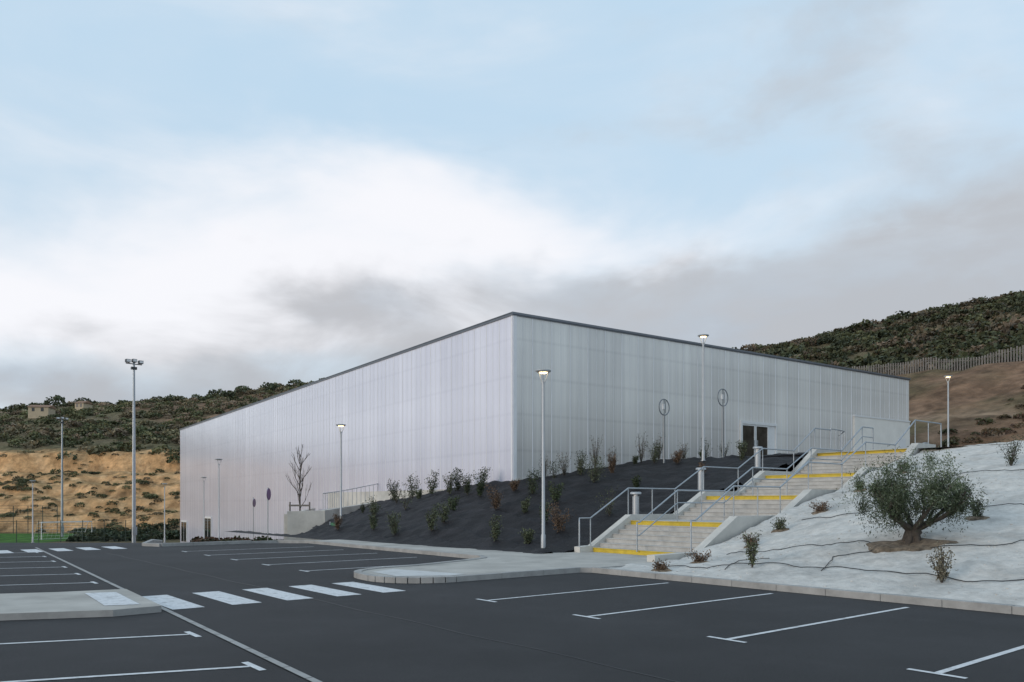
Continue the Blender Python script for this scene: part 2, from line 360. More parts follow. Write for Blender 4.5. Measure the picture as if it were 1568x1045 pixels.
def rail(t,start,stop,off=.95,low=False):
    r=MB(); f=lambda s:float(np.interp(s,PR_S,PR_Z))
    ks=[start]+[s for s in PR_S if start<s<stop]+[stop]
    top=[(*W(s,t),f(s)+off+.15) for s in ks]
    r.tube([(*W(start,t),f(start)+.1),(*W(start,t),f(start)+off)]+top,.026,M_galv)
    r.tube([top[-1],(*W(stop+.02,t),f(stop)+.1)],.026,M_galv)
    if low: r.tube([(*W(s,t),f(s)+off-.25) for s in ks],.02,M_galv)
    for a,b in zip(ks[:-1],ks[1:]):
        n=1 if b-a<2.3 else 2
        for i in range(n):
            s=a+(b-a)*(i+.0)/n
            if s>start+.3: r.tube([(*W(s,t),f(s)),(*W(s,t),f(s)+off+.15)],.02,M_galv)
    r.obj('handrail')
rail(18.53,17.6,33.0); rail(16.4,18.0,32.6,.85,True); rail(14.26,17.9,34.0)
gr=MB()
pts=[(33.0,18.53),(36,19.5),(40,22)]
P=[(*W(*p),float(plat(p[0]))) for p in pts]
gr.tube([(p[0],p[1],p[2]+1.1) for p in P],.025,M_galv)
for a,b in zip(P[:-1],P[1:]):
    for k in range(3):
        c=[a[i]+(b[i]-a[i])*k/3 for i in range(3)]; gr.tube([c,(c[0],c[1],c[2]+1.1)],.02,M_galv)
gr.obj('guard_railing')

# ------------------------------------------------------------------ sports hall
C0=np.array([0.04,38.7]); E1=np.array([.8236,.5672]); E2=np.array([-.5672,.8236]); LR,LL=36.3,74.6; ZR=11.03
hall=link(bpy.data.objects.new('sports_hall',None))
angR=math.atan2(E1[1],E1[0])
def place(o,left):
    o.parent=hall; o.location=(C0[0],C0[1],0)
    o.rotation_euler=(0,0,angR if not left else math.atan2(E2[1],E2[0]))
ZB=-5
w=MB()
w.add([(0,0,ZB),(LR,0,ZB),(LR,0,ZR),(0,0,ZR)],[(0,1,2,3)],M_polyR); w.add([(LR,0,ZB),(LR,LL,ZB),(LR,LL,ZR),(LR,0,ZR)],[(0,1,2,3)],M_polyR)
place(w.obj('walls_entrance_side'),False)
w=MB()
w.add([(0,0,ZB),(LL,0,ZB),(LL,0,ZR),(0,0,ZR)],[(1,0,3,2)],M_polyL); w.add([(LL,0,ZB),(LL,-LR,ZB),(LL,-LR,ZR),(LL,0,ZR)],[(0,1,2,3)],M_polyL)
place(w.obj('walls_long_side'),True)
w=MB(); 
k=0; x=.6
while x<LR-.2:
    big=(k%2==1); hw=.028 if big else .012
    w.box((x-hw,-.014 if big else -.008,2),(x+hw,.0,ZR-.1),M_rib); x+=.6;k+=1
w.box((.0,-.03,2),(.22,.0,ZR-.1),M_rib)
place(w.obj('joints_entrance_side'),False)
w=MB(); x=.6;k=0
while x<LL-.2:
    big=(k%2==1); hw=.022 if big else .012
    w.box((x-hw,0,ZB),(x+hw,.010 if big else .006,ZR-.1),M_rib); x+=.6;k+=1
w.box((.03,0,0),(.12,.03,ZR-.1),M_rib)
place(w.obj('joints_long_side'),True)
w=MB()
w.box((-.05,-.05,ZR-.10),(LR+.05,LL+.05,ZR+.02),M_coping)
w.box((.3,.3,ZR+.02),(LR-.3,LL-.3,ZR+.04),M_coping)
w.box((-.08,-.09,ZR-.05),(LR+.09,-.052,ZR+.06),M_coping)
w.box((-.08,-.05,ZR+.021),(.12,LL+.09,ZR+.06),M_coping)
place(w.obj('roof'),False)
# entrance: framed doors over a flat dark panel, lobby dimness painted in its colour
w=MB()
zd=float(plat(41))-.02
d0,d1=16.9,20.4
M_lob=mat('painted_dim_lobby',(.05,.045,.038),.12,.5,1.3,spec=.35)
w.box((d0,-.14,zd),(d0+.16,-.002,zd+2.55),M_frame); w.box((d1-.12,-.14,zd),(d1,-.002,zd+2.55),M_frame); w.box((d0+.16,-.14,zd+2.38),(d1-.12,-.002,zd+2.55),M_frame)
w.box((d0+.16,-.05,zd),(d1-.75,-.003,zd+2.38),M_lob)
w.box((d1-.75,-.06,zd),(d1-.12,-.003,zd+2.38),M_frame)
for xx in (d0+1.32,d0+1.44,d0+2.62): w.box((xx,-.09,zd),(xx+.09,-.051,zd+2.38),M_frame)
w.box((d0+.16,-.09,zd+2.28),(d0+1.32,-.051,zd+2.38),M_frame); w.box((d0+1.53,-.09,zd+2.28),(d0+2.62,-.051,zd+2.38),M_frame)
w.box((d0+1.25,-.15,zd+.9),(d0+1.28,-.10,zd+1.4),M_galv); w.box((d0+1.56,-.15,zd+.9),(d0+1.59,-.10,zd+1.4),M_galv)
place(w.obj('entrance_door'),False)
w=MB(); w.box((29.0,-.12,3.6),(36.2,-.003,7.75),mat('service_bay_render',(.74,.71,.66),.8,.08,.8)); w.box((28.95,-.16,7.75),(36.25,-.003,7.85),M_frame)
w.box((34.6,-.14,4.3),(35.6,-.121,6.5),M_frame)
place(w.obj('service_bay'),False)
w=MB(); w.box((0.15,-.07,2.2),(28.9,-.021,2.9),M_conc); place(w.obj('plinth'),False)
w=MB(); w.box((.1,.03,0.6),(24,.10,2.45),M_conc)
place(w.obj('plinth_long_side'),True)
w=MB()
for (xa,xb,zz) in ((58.5,61.5,-2.45),(70.5,73.5,-3.1)):
    w.box((xa,.01,zz),(xb,.10,zz+2.6),M_frame); w.box((xa+.2,.10,zz),(xa+1.35,.13,zz+2.4),M_glass); w.box((xa+1.6,.10,zz),(xb-.2,.13,zz+2.4),M_glass)
place(w.obj('side_doors'),True)

v=MB(); o=C0+E1*37.0; 
v.box((-.35,-.3,0),(.35,.3,.15),M_dark); v.box((-.4,-.35,.15),(.4,.35,1.15),M_galv); v.tube([(0,0,1.15),(0,0,1.35),(.0,-.5,1.55),(0,-.8,1.5)],[.25,.25,.22,.26],M_galv,12)
v.obj('ventilation_unit',loc=(o[0],o[1]-1,4.4),bevel=.02)

rw=MB()
a=(-11.9,41.6);b=(-10.0,42.0);c=(-7.6,52.2)
def wall(p,q,z0,zt0,zt1,th,m):
    p=np.array(p);q=np.array(q);d=(q-p)/np.linalg.norm(q-p);n=np.array([-d[1],d[0]])*th
    P=[p,q,q+n,p+n]; zt=[zt0,zt1,zt1,zt0]
    rw.add([(*x,z0) for x in P]+[(*x,zz) for x,zz in zip(P,zt)],[(0,3,2,1),(4,5,6,7),(0,1,5,4),(1,2,6,5),(2,3,7,6),(3,0,4,7)],m)
wall(a,b,-1,1.25,1.3,.25,M_conc); wall((-10,41.98),c,-1,1.3,1.95,.28,M_conc); wall((-11.9,41.9),(-15,60),-3,1.1,1.3,.25,M_conc)
rw.add([(-11.6,42.3,1.0),(-10.3,42.3,1.0),(-8,52,1.7),(-13,56,1.3)],[(0,1,2,3)],M_pave)
rw.obj('concrete_retaining_wall',bevel=.015)
r=MB()
P=[(-11.3,47,1.15),(-10.4,48.5,1.35),(-8.6,51.8,1.9)]
for k in range(19):
    f=k/18*2; i=min(int(f),1); g=f-i; c=[P[i][j]+(P[i+1][j]-P[i][j])*g for j in range(3)]
    r.tube([c,(c[0],c[1],c[2]+1.1)],.018,M_galv,6)
r.tube([(p[0],p[1],p[2]+1.1) for p in P],.025,M_galv); r.obj('ramp_railing')
sg=MB(); sg.box((-.22,-.02,.15),(.22,.02,.85),mat('green_panel',(.08,.22,.12),.5,.05,3)); sg.box((-.26,-.03,.0),(-.22,.03,.9),M_galv); sg.box((.22,-.03,.0),(.26,.03,.9),M_galv)
sg.obj('information_panel',loc=(-8.9,39.5,-.15))

# ------------------------------------------------------------------ street furniture
def lamp(x,y,z,h=6.1,lit=True):
    m=MB()
    m.tube([(0,0,0),(0,0,.5),(0,0,.55),(0,0,h-.55)],[.085,.08,.06,.045],M_pole,10)
    m.tube([(0,0,0),(0,0,.04)],.14,M_galv,10)
    for k in range(3):
        a=k*2.094+.4; m.tube([(0,0,h-.6),(.05*math.cos(a),.05*math.sin(a),h-.45),(.19*math.cos(a),.19*math.sin(a),h-.07)],.014,M_pole,6)
    m.tube([(0,0,h-.55),(0,0,h-.42),(0,0,h-.36)],[.045,.055,.02],M_pole,10)
    m.tube([(0,0,h-.09),(0,0,h-.05),(0,0,h-.02),(0,0,h)],[.2,.27,.27,.12],M_pole,20)
    m.tube([(0,0,h-.125),(0,0,h-.092)],[.10,.15],M_glow if lit else M_frame,12)
    m.obj('street_lamp',loc=(x,y,z))
def ux(u,D): return (u-784)/1204*D
for u,D,z,lit in ((832,26.6,.1,True),(522,41,-.3,True),(335,57,-1.2,False),(312,72.7,-2.0,False),(252,80.7,-2.4,False),(50,77,-2.2,False),(1077,38,3.72,True),(1452,53.8,4.3,True)):
    lamp(ux(u,D),D,z,6.1,lit)
def flood(x,y,z,h,n=2):
    m=MB(); m.tube([(0,0,0),(0,0,h)],[.2,.10],M_galv,10)
    m.box((-.75,-.05,h-.5),(.75,.05,h-.42),M_dark)
    for dx,dz in ((-.6,-.38),(0,-.3),(.6,-.38)):
        m.box((dx-.2,-.3,h+dz),(dx+.2,.12,h+dz+.3),M_dark); m.box((dx-.17,-.33,h+dz+.04),(dx+.17,-.3,h+dz+.26),M_frame)
    m.box((-.25,-.15,h-1.0),(.25,.15,h-.75),M_dark)
    m.box((-.2,-.3,.8),(.2,-.2,1.6),M_galv)
    o=m.obj('floodlight_mast',loc=(x,y,z)); o.rotation_euler=(0,0,.8)
flood(ux(205,77),77,-2.25,18); flood(ux(95,120),120,-3.5,18.3)
M_ring=mat('ring_metal',(.20,.22,.24),.4,.1,4,metal=.5)
def ring(x,y,z,h,r):
    m=MB(); m.tube([(0,0,0),(0,0,h-r*2)],[.06,.05],M_ring,8)
    m.tube([(r*math.sin(k*math.pi/12),0,h-r-r*math.cos(k*math.pi/12)) for k in range(25)],.028,M_ring,6)
    m.tube([(0,0,h-2*r),(0,0,h)],.03,M_ring,6)
    m.box((-.10,-.05,h-r-.10),(.10,.05,h-r+.16),M_frame); m.box((.03,-.06,h-r-.3),(.06,-.05,h-r+.3),M_dark)
    o=m.obj('wayfinding_totem',loc=(x,y,z)); o.rotation_euler=(0,0,.7)
ring(ux(1017,39.5),39.5,3.35,3.55,.40); ring(ux(1107,42.5),42.5,3.95,3.9,.46)
def bollard(s,t,z):
    m=MB(); m.tube([(0,0,0),(0,0,.75)],.12,M_pole,14); m.tube([(0,0,.75),(0,0,.82)],.07,M_frame,12); m.tube([(0,0,.82),(0,0,.88),(0,0,.9)],[.2,.2,.16],M_pole,16)
    x,y=W(s,t); m.obj('bollard_light',loc=(x,y,z))
for s,t in ((20.9,19.1),(24.7,19.2),(28.6,19.3)):
    bollard(s,t,float(zblack(np.array(s),np.array(t)))+.1)
def roadsign(x,y,z,col,r=.3,h=2.9):
    m=MB(); m.tube([(0,0,0),(0,0,h)],.03,M_galv,8)
    m.tube([(0,-.05,h-.35),(0,-.07,h-.35)],r,mat('sign_face',col,.4,.03,2),20); m.tube([(0,-.035,h-.35),(0,-.05,h-.35)],r+.015,M_galv,20)
    o=m.obj('road_sign',loc=(x,y,z)); o.rotation_euler=(0,0,1.55)
roadsign(ux(410,41),41,-.4,(.12,.04,.16)); roadsign(ux(388,50),50,-.85,(.10,.05,.12),.26,2.9)
g=MB(); g.tube([(-3.66,0,0),(-3.66,0,2.44),(3.66,0,2.44),(3.66,0,0)],.07,M_frame,8); g.tube([(-3.66,0,2.44),(-3.66,1.0,2.3),(-3.66,2,0),(3.66,2,0),(3.66,1,2.3),(3.66,0,2.44)],.035,M_frame,6)
for k in range(13):
    x=-3.66+7.32*k/12; g.tube([(x,0,2.44),(x,1,2.3),(x,2,0)],.012,M_frame,4)
for k in range(6):
    g.tube([(-3.66,1+k/5,2.3-2.3*k/5),(3.66,1+k/5,2.3-2.3*k/5)],.012,M_frame,4)
o=g.obj('football_goal',loc=(ux(103,113),113,-3.48)); o.rotation_euler=(0,0,1.05)
M_fence=mat('green_fence',(.03,.05,.04),.6,.1,3)
f=MB()
for k in range(28):
    x=-88+k*2.6; y=98+(k*.5 if k<14 else 7+(k-14)*1.2)
    if x>-50: break
    f.tube([(x,y,-3.5),(x,y,-.6)],.05,M_fence,6)
    x2=x+2.6; y2=98+((k+1)*.5 if k+1<14 else 7+(k-13)*1.2)
    for zz in np.arange(-3.4,-.5,.3): f.tube([(x,y,zz),(x2,y2,zz)],.012,M_fence,4)
f.obj('pitch_fence')
f=MB()
for k in range(16):
    x=-115+k*2.5; f.tube([(x,134,-3.5),(x,134,1.2)],.06,M_fence,6)
    if k<15:
        for zz in np.arange(-3.3,1.3,.45): f.tube([(x,134,zz),(x+2.5,134,zz)],.02,M_fence,4)
f.obj('ball_stop_fence')
f=MB()
for k in range(330):
    t=-40+k*.30; s=96.8+.5*math.sin(k*.05); x,y=W(s,t); z=float(H(x,y)); h=1.35+.2*random.random()
    f.box((x-.07,y-.03,z-.2),(x+.07,y+.03,z+h),M_picket)
    if k%3==0:
        x2,y2=W(96.8+.5*math.sin((k+3)*.05),t+.9); z2=float(H(x2,y2))
        f.tube([(x,y,z+1.1),(x2,y2,z2+1.1)],.025,M_picket,4)
f.obj('picket_fence')
def house(x,y,w_,d_,h_,rot):
    z=float(H(x,y)); m=MB(); mw=mat('render_wall',(.45,.37,.26),.9,.08,1); mr=mat('clay_roof',(.25,.15,.10),.9,.15,1)
    m.box((-w_/2,-d_/2,-1),(w_/2,d_/2,h_),mw)
    m.add([(-w_/2-.3,-d_/2-.3,h_),(w_/2+.3,-d_/2-.3,h_),(w_/2+.3,d_/2+.3,h_),(-w_/2-.3,d_/2+.3,h_),(-w_/2-.3,0,h_+.9),(w_/2+.3,0,h_+.9)],[(0,1,5,4),(2,3,4,5),(0,4,3),(1,2,5),(0,3,2,1)],mr)
    for k in (-.25,.2): m.box((w_*k-.4,-d_/2-.03,1.2),(w_*k+.4,-d_/2-.001,2.3),M_dark)
    o=m.obj('hillside_house',loc=(x,y,z+.2)); o.rotation_euler=(0,0,rot)
HX=[(ux(64,238),238),(ux(128,258),258)]
house(*HX[0],5.6,5,2.5,.15); house(*HX[1],3.2,4,2.5,-.2)

# ------------------------------------------------------------------ vegetation
def template(n):
    d=rng.normal(size=(n,3)); d[:,2]=np.abs(d[:,2])*1.0+.02; d/=np.linalg.norm(d,axis=1)[:,None]
    L=rng.normal(size=(5,3)); L[:,2]=np.abs(L[:,2]); L/=np.linalg.norm(L,axis=1)[:,None]
    lob=1+.28*np.max(d@L.T,axis=1)**6-.12
    r=lob*rng.uniform(.72,1.05,n); c=d*r[:,None]; c[:,2]*=.8
    q=rq(c,rng.uniform(.08,.16,n),rng.uniform(.10,.2,n))
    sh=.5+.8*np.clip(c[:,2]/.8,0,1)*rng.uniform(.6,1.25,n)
    return q,sh
T=[template(130) for _ in range(7)]
def scrub(name,pts,smin,smax,pal,zoff=0):
    Vs=[];Cs=[]
    P=np.array(pts); Z=H(P[:,0],P[:,1])
    for (x,y),z in zip(pts,Z):
        q,sh=T[rng.integers(7)]; k=rng.uniform(smin,smax)*(1 if rng.random()<.85 else 1.3); a=rng.uniform(0,6.28); c,s=math.cos(a),math.sin(a)
        R=np.array([[c,-s,0],[s,c,0],[0,0,1]])
        Vs.append((q@R.T)*np.array([k,k,k*rng.uniform(.7,1.1)])+np.array([x,y,z-.15*k+zoff]))
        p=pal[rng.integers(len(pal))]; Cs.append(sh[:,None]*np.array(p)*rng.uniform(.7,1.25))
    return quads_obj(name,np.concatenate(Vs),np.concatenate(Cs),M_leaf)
palL=[(.15,.145,.07),(.12,.125,.06),(.19,.155,.095),(.095,.105,.05),(.23,.175,.12),(.08,.09,.042),(.18,.16,.09)]
palR=[(.06,.07,.035),(.07,.078,.04),(.11,.09,.058),(.045,.055,.028),(.15,.115,.08),(.065,.072,.036),(.085,.09,.045)]
pts=[]
while len(pts)<1950:
    y=rng.uniform(165,335); u=rng.uniform(-180,640); x=ux(u,y)
    if any(abs(x-hx)<3.6 and -10<y-hy<4 for hx,hy in HX): continue
    if y<176 and rng.random()<.6: continue
    pts.append((x,y))
scrub('hillside_scrub',pts,1.0,2.5,palL)
pts=[(ux(u,y),y) for u,y in zip(rng.uniform(-80,520,46),rng.uniform(292,326,46))]
scrub('ridge_pines',pts,2.4,3.8,[(.075,.09,.045),(.06,.07,.036),(.10,.10,.055)],.6)
pts=[]
while len(pts)<2200:
    y=rng.uniform(60,300); x=ux(rng.uniform(1040,1760),y); s=A[0]*x+A[1]*y
    if s<99 or s>285: continue
    if s<110 and rng.random()<.35: continue
    pts.append((x,y))
scrub('hilltop_woodland',pts,1.1,2.6,palR)
pts=[]
while len(pts)<900:
    s=rng.uniform(62,95); t=rng.uniform(-30,28)
    if abs(s-75.5)<1.5: continue
    if wob(np.array(s),np.array(t),.3,77)<-.1 and rng.random()<.8: continue
    pts.append(W(s,t))
scrub('cutting_slope_shrubs',pts,.2,.7,[(.10,.09,.045),(.075,.08,.038),(.14,.105,.065),(.12,.075,.05)],-.03)
pts=[]
while len(pts)<330:
    y=rng.uniform(138,170); x=ux(rng.uniform(-100,275),y)
    if wob(np.array(x),np.array(y),.25,78)<0 and rng.random()<.75: continue
    if y>158 and rng.random()<.6: continue
    pts.append((x,y))
scrub('quarry_scrub',pts,.25,1.05,palL[:4]+[(.05,.06,.03)])
pts=[(ux(rng.uniform(120,272),y),y) for y in rng.uniform(106,138,80)]
scrub('pitch_side_hedge',pts,.8,1.7,[(.035,.05,.025),(.05,.06,.028)])
pts=[(ux(rng.uniform(205,440),y),y) for y in rng.uniform(44,70,60)]
pts=[p for p in pts if (E1[0]*(p[0]-C0[0])+E1[1]*(p[1]-C0[1]))<-1.5 and p[0]<-13.5 and p[0]/p[1]>-.40]
scrub('planted_bed',pts,.35,.8,[(.03,.045,.02),(.05,.055,.03),(.09,.05,.03)])

def twigs(mb,p,d,L,r,depth,ends,spread=.5,up=.15,nb=3):
    p=Vector(p); d=Vector(d).normalized(); pts=[p]; rr=[r]; q=p.copy()
    for i in range(3):
        d=(d+Vector((random.uniform(-1,1),random.uniform(-1,1),random.uniform(-.6,1)))*.16).normalized(); q=q+d*L/3; pts.append(q.copy()); rr.append(r*(1-.17*(i+1)))
    mb.tube(pts,rr,M_bark,5 if depth<2 else 7)
    ends+= [tuple(pts[2]),tuple(pts[3])]
    if depth>0:
        for k in range(nb):
            dd=(d+Vector((random.uniform(-1,1),random.uniform(-1,1),random.uniform(-.5,1)))*spread+Vector((0,0,up))).normalized()
            twigs(mb,pts[3] if k<2 else pts[2],dd,L*random.uniform(.55,.8),r*.55,depth-1,ends,spread,up,nb)
def olive(x,y,z):
    e=link(bpy.data.objects.new('olive_tree',None)); e.location=(x,y,z)
    m=MB(); ends=[]
    m.tube([(0,0,-.15),(.03,0,.0),(-.02,.02,.12),(.04,0,.25),(0,0,.38)],[.22,.17,.145,.16,.12],M_bark,12)
    for k in range(5):
        a=k*1.26; m.tube([(.22*math.cos(a),.22*math.sin(a),-.08),(.13*math.cos(a),.13*math.sin(a),.06),(.06*math.cos(a),.06*math.sin(a),.34)],[.05,.075,.06],M_bark,8)
    for k in range(7):
        a=k*.9+.3; tl=.95 if k%2 else 1.5
        twigs(m,(.07*math.cos(a),.07*math.sin(a),.30),(math.cos(a)*tl,math.sin(a)*tl,.85),.52,.07,3,ends,.6,.1,3)
    m.obj('trunk_and_branches',parent=e)
    E=np.array(ends); c0=np.array([0,0,1.06]); R=np.array([1.28,1.25,.84])
    E=E[(((E-c0)/R)**2).sum(1)<1.3]
    d=rng.normal(size=(110,3)); d/=np.linalg.norm(d,axis=1)[:,None]; cl=c0+d*R*rng.uniform(.4,1.05,110)[:,None]; cl=cl[cl[:,2]>.38]
    cent=np.concatenate([E[rng.integers(len(E),size=110)],cl]); 
    n=26000; i=rng.integers(len(cent),size=n); sc=rng.uniform(.04,.14,len(cent)); g=rng.normal(size=(n,3))*sc[i][:,None]; g[:,2]*=1.4; c=cent[i]+g
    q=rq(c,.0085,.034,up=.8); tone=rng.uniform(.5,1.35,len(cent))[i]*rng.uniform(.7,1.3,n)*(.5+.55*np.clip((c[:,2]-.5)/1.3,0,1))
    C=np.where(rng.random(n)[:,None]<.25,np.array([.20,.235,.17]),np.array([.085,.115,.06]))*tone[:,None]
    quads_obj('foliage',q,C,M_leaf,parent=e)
ox,oy=W(17.2,7.8); olive(ox,oy,float(zwhite(np.array(17.2),np.array(7.8))))
M_mulch=mat('mulch_soil',(.20,.155,.11),.95,.5,9,.03,25,big=(4,.6,.5))
def mound(s,t,r,h,col,name,f):
    m=MB(); n=26; vs=[];R=[.02,.35,.6,.8,1.0]; Z=[.03,.03,.02,.01,-.04]; ph=random.uniform(0,6)
    for j,(a,b) in enumerate(zip(R,Z)):
        for k in range(n):
            an=k*2*math.pi/n; rr=a*r*(1+.16*math.sin(2*an+ph)+.13*math.sin(5*an+ph*2)+.08*random.uniform(-1,1)); s2=s+rr*math.cos(an); t2=t+rr*math.sin(an)*1.25
            vs.append((*W(s2,t2),float(f(np.array(s2),np.array(t2)))+h+b+.02*random.random()))
    fs=[(j*n+k,j*n+(k+1)%n,(j+1)*n+(k+1)%n,(j+1)*n+k) for j in range(4) for k in range(n)]
    m.add(vs,fs,col,True); m.obj(name)
mound(17.0,7.8,.6,.03,M_mulch,'planting_pit',zwhite)

def shrub(x,y,z,h,w_,col,n=420,leaf=.035,name='young_shrub',stems=7):
    e=link(bpy.data.objects.new(name,None)); e.location=(x,y,z); e.rotation_euler=(0,0,random.uniform(0,6))
    m=MB(); P=[]
    for k in range(stems):
        a=random.uniform(0,6.28); rr=w_*.5*random.uniform(.2,1); hh=h*random.uniform(.55,1.0)
        mid=(rr*.45*math.cos(a),rr*.45*math.sin(a),hh*.5); top=(rr*math.cos(a),rr*math.sin(a),hh)
        m.tube([(0,0,-.03),mid,top],[.012,.008,.004],M_bark,4)
        for f in np.linspace(.2,1,9):
            if f<.5: g=f*2; P.append([mid[i]*g for i in range(3)])
            else: g=(f-.5)*2; P.append([mid[i]+(top[i]-mid[i])*g for i in range(3)])
    m.obj('stems',parent=e)
    P=np.array(P); i=rng.integers(len(P),size=int(n)); c=P[i]+rng.normal(size=(len(i),3))*w_*.085
    q=rq(c,leaf*.45,leaf,up=.6); C=np.array(col)*rng.uniform(.5,1.4,len(i))[:,None]*rng.uniform(.7,1.3,len(P))[i][:,None]
    quads_obj('leaves',q,C,M_leaf,parent=e)
G1=(.06,.08,.035);G2=(.09,.105,.06);G3=(.13,.085,.055);G4=(.045,.06,.03);G5=(.16,.145,.105)
for s,t,h,w_,c in ((14.7,10.05,.75,.42,G2),(14.75,6.17,.72,.45,G5),(19.4,7.36,.5,.5,G2),(26.8,9.2,.95,.8,G4),(14.25,12.2,.22,.45,G3),(15.9,12.4,.28,.6,G3),(18.4,12.6,.3,.55,G3),(19.9,12.7,.33,.65,G2),(22,12.7,.32,.6,G3),(24.8,12.9,.4,.6,G1),(27.5,12.8,.5,.7,G2)):
    x,y=W(s,t); z=float(zwhite(np.array(s),np.array(t))); shrub(x,y,z,h,w_,c,n=620,leaf=.028,stems=11)
    if h<.6: mound(s,t,.2,.01,M_mulch,'planting_pit',zwhite)
random.seed(11)
for s0 in (17.6,19.6,21.8,24.4,27.4,31.0):
    t=20.2+random.uniform(0,1.2)
    while t<39:
        s=s0+random.uniform(-.8,.8); tt=t+random.uniform(-.6,.6)
        ok=(tt<29.0 or (s<23.4 and tt<38.5+(s-18.4)*.6))
        if ok and random.random()<.88 and not (s0>27 and tt<21.5):
            x,y=W(s,tt); z=float(zblack(np.array(s),np.array(tt)))
            k=random.random(); c=random.choice([G1,G4,G4,G2,G2,G3]); h=random.uniform(.5,1.35)*(1.0 if tt>24 else .8); shrub(x,y,z,h,h*random.uniform(.6,1.05),c,n=700 if k<.75 else 200,leaf=.042,stems=10)
        t+=random.uniform(1.4,2.5)
for r_,h in ((1.0,1.2),(2.2,1.3),(4.2,1.8),(5.5,1.1),(7.4,1.6),(8.7,1.4),(10.6,1.0),(12.4,1.3),(14,1.1)):
    p=C0+E1*r_-np.array([-E1[1],E1[0]])*1.3; s=A@p; t=B@p; shrub(p[0],p[1],float(zblack(np.array(s),np.array(t))),h,.9,G5 if r_<11 else G1,n=190,leaf=.04,stems=16)
for t in (31.5,33.5,36,38,40):
    s=23.2; x,y=W(s,t); shrub(x,y,float(zblack(np.array(s),np.array(t))),1.3,1.0,random.choice([G1,G4]),n=520,leaf=.05,stems=9)
random.seed(5)
bx,by=ux(459,44),44; bz=-.55
e=link(bpy.data.objects.new('young_bare_tree',None)); e.location=(bx,by,bz); m=MB(); ends=[]
m.tube([(0,0,0),(.02,0,1.2),(0,.02,2.6),(.02,0,5.0)],[.06,.05,.04,.012],M_bark,8)
for k in range(17):
    h=1.9+k*.18; a=k*2.4; twigs(m,(0,0,h),(math.cos(a)*.6,math.sin(a)*.6,1.0),.8-.025*k,.022,2,ends,.35,.25,3)
m.obj('trunk_and_branches',parent=e)
m=MB()
for dx in (-.55,.55): m.tube([(dx,0,0),(dx,0,2.3)],.045,M_wood,8)
m.box((-.6,-.05,2.05),(.6,-.03,2.15),M_wood); m.obj('stakes',parent=e)

def hose(name,pts,f,dz=.018):
    m=MB(); P=[]
    for a,b in zip(pts[:-1],pts[1:]):
        n=max(2,int(np.hypot(b[0]-a[0],b[1]-a[1])/.15))
        for i in range(n): 
            g=i/n; P.append((a[0]+(b[0]-a[0])*g,a[1]+(b[1]-a[1])*g))
    Q=[]; ph=random.uniform(0,6)
    for i,(s,t) in enumerate(P):
        s2=s+.14*math.sin(i*.17+ph)+.06*math.sin(i*.53+1+ph); t2=t+.08*math.sin(i*.3+ph); Q.append((*W(s2,t2),float(f(np.array(s2),np.array(t2)))+dz+.012*abs(math.sin(i*.5))))
    m.tube(Q,.0095,M_hose,5); m.obj(name)
hose('irrigation_hose',[(14.9,12.8),(14.9,9),(15.1,5),(14.8,-4)],zwhite)
hose('irrigation_hose',[(17.6,12.8),(17.0,9.5),(16.9,6.9),(18.0,3)],zwhite)
hose('irrigation_hose',[(20.8,12.6),(20.6,8),(20.9,2)],zwhite)
hose('irrigation_hose',[(25.5,13),(25.6,8),(25.4,2)],zwhite)
hose('irrigation_hose',[(15.0,8.6),(16.0,8.9),(16.6,8.2),(17.0,7.2)],zwhite)
hose('irrigation_hose',[(14.5,10.6),(15.6,10.9),(15.4,10.0)],zwhite)

# ------------------------------------------------------------------ sky
SUN_EL=math.radians(11); SUN_ROT=math.radians(236)
wd=bpy.data.worlds.new('World'); scene.world=wd; wd.use_nodes=True; nt=wd.node_tree; nd=nt.nodes; L=nt.links
nd.clear(); out=nd.new('ShaderNodeOutputWorld')
sky=nd.new('ShaderNodeTexSky'); sky.sky_type='NISHITA'; sky.sun_disc=False; sky.sun_elevation=SUN_EL; sky.sun_rotation=SUN_ROT
class X:
    def __init__(s,k): s.k=k
def mo(op,a,b=0,c=0):
    n=nd.new('ShaderNodeMath'); n.operation=op
    for i,q in enumerate((a,b,c)):
        if isinstance(q,X): L.new(q.k,n.inputs[i])
        else: n.inputs[i].default_value=q
    return X(n.outputs[0])
for nm,op in (('add','ADD'),('sub','SUBTRACT'),('mul','MULTIPLY'),('truediv','DIVIDE')):
    setattr(X,f'__{nm}__',lambda s,o,op=op:mo(op,s,o)); setattr(X,f'__r{nm}__',lambda s,o,op=op:mo(op,o,s))
tc=nd.new('ShaderNodeTexCoord'); sp=nd.new('ShaderNodeSeparateXYZ'); L.new(tc.outputs['Generated'],sp.inputs[0])
x,y,z=[X(sp.outputs[i]) for i in range(3)]
az0=mo('ARCTAN2',x,y); el0=mo('ARCSINE',z)
def vec(a,b,c=0.0):
    n=nd.new('ShaderNodeCombineXYZ')
    for i,q in enumerate((a,b,c)):
        if isinstance(q,X): L.new(q.k,n.inputs[i])
        else: n.inputs[i].default_value=q
    return n.outputs[0]
def noise(v,sc,det=6,ro=.55,dist=0):
    n=nd.new('ShaderNodeTexNoise'); n.inputs['Scale'].default_value=sc; n.inputs['Detail'].default_value=det; n.inputs['Roughness'].default_value=ro; n.inputs['Distortion'].default_value=dist
    L.new(v,n.inputs['Vector']); return X(n.outputs[0])
wa=noise(vec(az0,el0*1.6,2.2),3.6,4,.6); wb=noise(vec(az0,el0*1.6,7.7),3.6,4,.6)
az=az0+(wa-.5)*.26; el=el0+(wb-.5)*.12
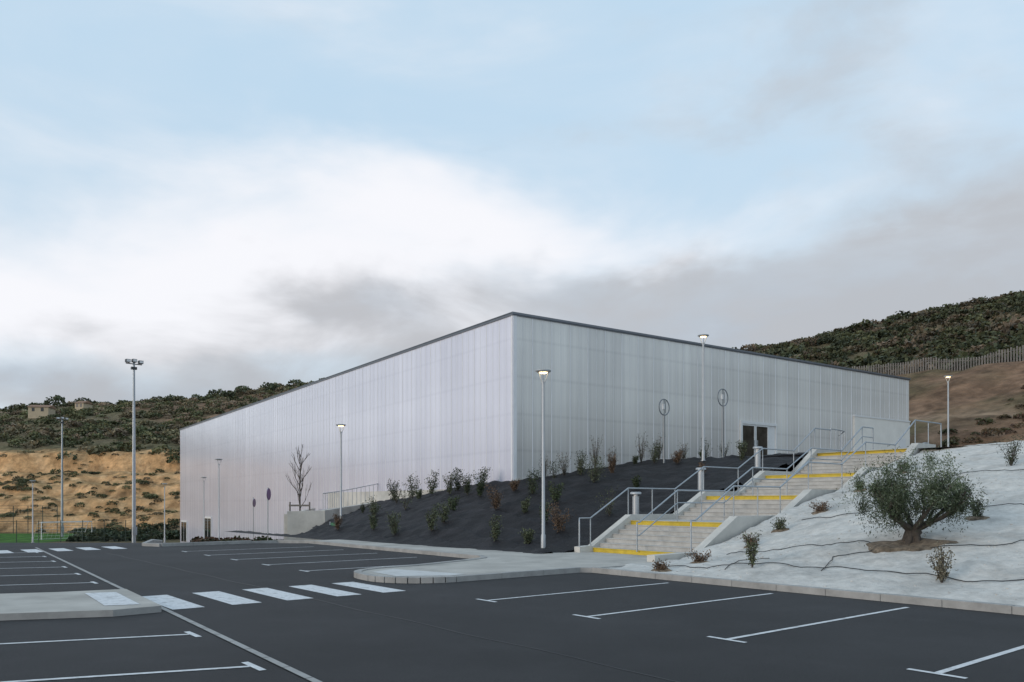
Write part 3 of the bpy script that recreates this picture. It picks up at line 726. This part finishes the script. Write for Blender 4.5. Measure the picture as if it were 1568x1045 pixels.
def gs(a0,e0,sa,se,rot=0):
    c,s=math.cos(rot),math.sin(rot); dx=az-a0; dy=el-e0
    xr=dx*(c/sa)+dy*(s/sa); yr=dy*(c/se)-dx*(s/se)
    return mo('EXPONENT',(xr*xr+yr*yr)*-1.0)
def sstep(v,a,b):
    n=nd.new('ShaderNodeMapRange'); n.interpolation_type='SMOOTHSTEP'; L.new(v.k,n.inputs[0]); n.inputs[1].default_value=a; n.inputs[2].default_value=b; return X(n.outputs[0])
def mixc(f,a,b):
    n=nd.new('ShaderNodeMix'); n.data_type='RGBA'; L.new(f.k,n.inputs[0])
    for i,q in ((6,a),(7,b)):
        if isinstance(q,tuple): n.inputs[i].default_value=(*q,1)
        else: L.new(q,n.inputs[i])
    return n.outputs[2]
n1=noise(vec(az0*.8,el0*2.3,.3),3.0,6,.52,.35); n2=noise(vec(az0,el0*2.2,4.7),5.0,6,.55,.3); n3=noise(vec(az0*.7,el0*1.8,9.1),1.8,3,.5)
whitef=gs(-.33,.27,.34,.08,.10)*.9+gs(-.12,.36,.22,.07,-.25)*.7+gs(-.5,.22,.3,.05)*.6+gs(.12,.33,.24,.05)*.5+gs(-.02,.215,.09,.022)*.9+gs(-.35,.20,.25,.02)*.6+gs(.22,.29,.05,.02)*.5+(n1-.5)*2.2
wm=sstep(whitef,.0,1.2)
greyf=gs(.08,.27,.21,.042,-.08)*1.05+gs(.34,.25,.28,.055,.1)*.95+gs(.56,.27,.2,.065,.1)*.85+gs(.15,.185,.7,.035)*.75+gs(-.19,.24,.13,.03,-.1)*1.0+gs(-.50,.125,.45,.04)*1.0+gs(.45,.46,.22,.12)*.5+gs(.33,.38,.15,.05)*.3+(n2-.5)*1.8+(n3-.5)*.4
gm=sstep(greyf,.12,1.15)
blue=mixc(sstep(el,.06,.5),(.66,.755,.845),(.535,.71,.87))
thin=sstep(n1,.35,.75)
blue=mixc(thin*.4,blue,(.79,.84,.90))
c1=mixc(wm,blue,(.88,.885,.925))
gcl=mixc(sstep(el,.10,.46),(.37,.42,.49),(.61,.63,.66))
gcl2=mixc(sstep(n2,.36,.60)*.75,gcl,(.445,.445,.465))
c2=mixc(gm*.88,c1,gcl2)
bg1=nd.new('ShaderNodeBackground'); L.new(sky.outputs[0],bg1.inputs[0]); bg1.inputs[1].default_value=.12
bg2=nd.new('ShaderNodeBackground'); L.new(c2,bg2.inputs[0]); bg2.inputs[1].default_value=1.08
mxs=nd.new('ShaderNodeMixShader'); cov=mo('MAXIMUM',wm,gm)*.1+.88; L.new(cov.k,mxs.inputs[0]); L.new(bg1.outputs[0],mxs.inputs[1]); L.new(bg2.outputs[0],mxs.inputs[2])
L.new(mxs.outputs[0],out.inputs[0])
sl=bpy.data.lights.new('sun','SUN'); sl.energy=1.15; sl.angle=math.radians(20); sl.color=(1,.87,.74)
so=link(bpy.data.objects.new('sun',sl)); d=Vector((math.sin(SUN_ROT)*math.cos(SUN_EL),math.cos(SUN_ROT)*math.cos(SUN_EL),math.sin(SUN_EL)))
so.rotation_euler=d.to_track_quat('Z','Y').to_euler()
# ------------------------------------------------------------------ camera
cam=bpy.data.cameras.new('camera'); co=link(bpy.data.objects.new('camera',cam)); co.location=(0,0,1.7); co.rotation_euler=(math.pi/2,0,0)
cam.sensor_width=36; cam.lens=27.64; cam.shift_y=.158; cam.clip_end=8000; cam.clip_start=.1
scene.camera=co
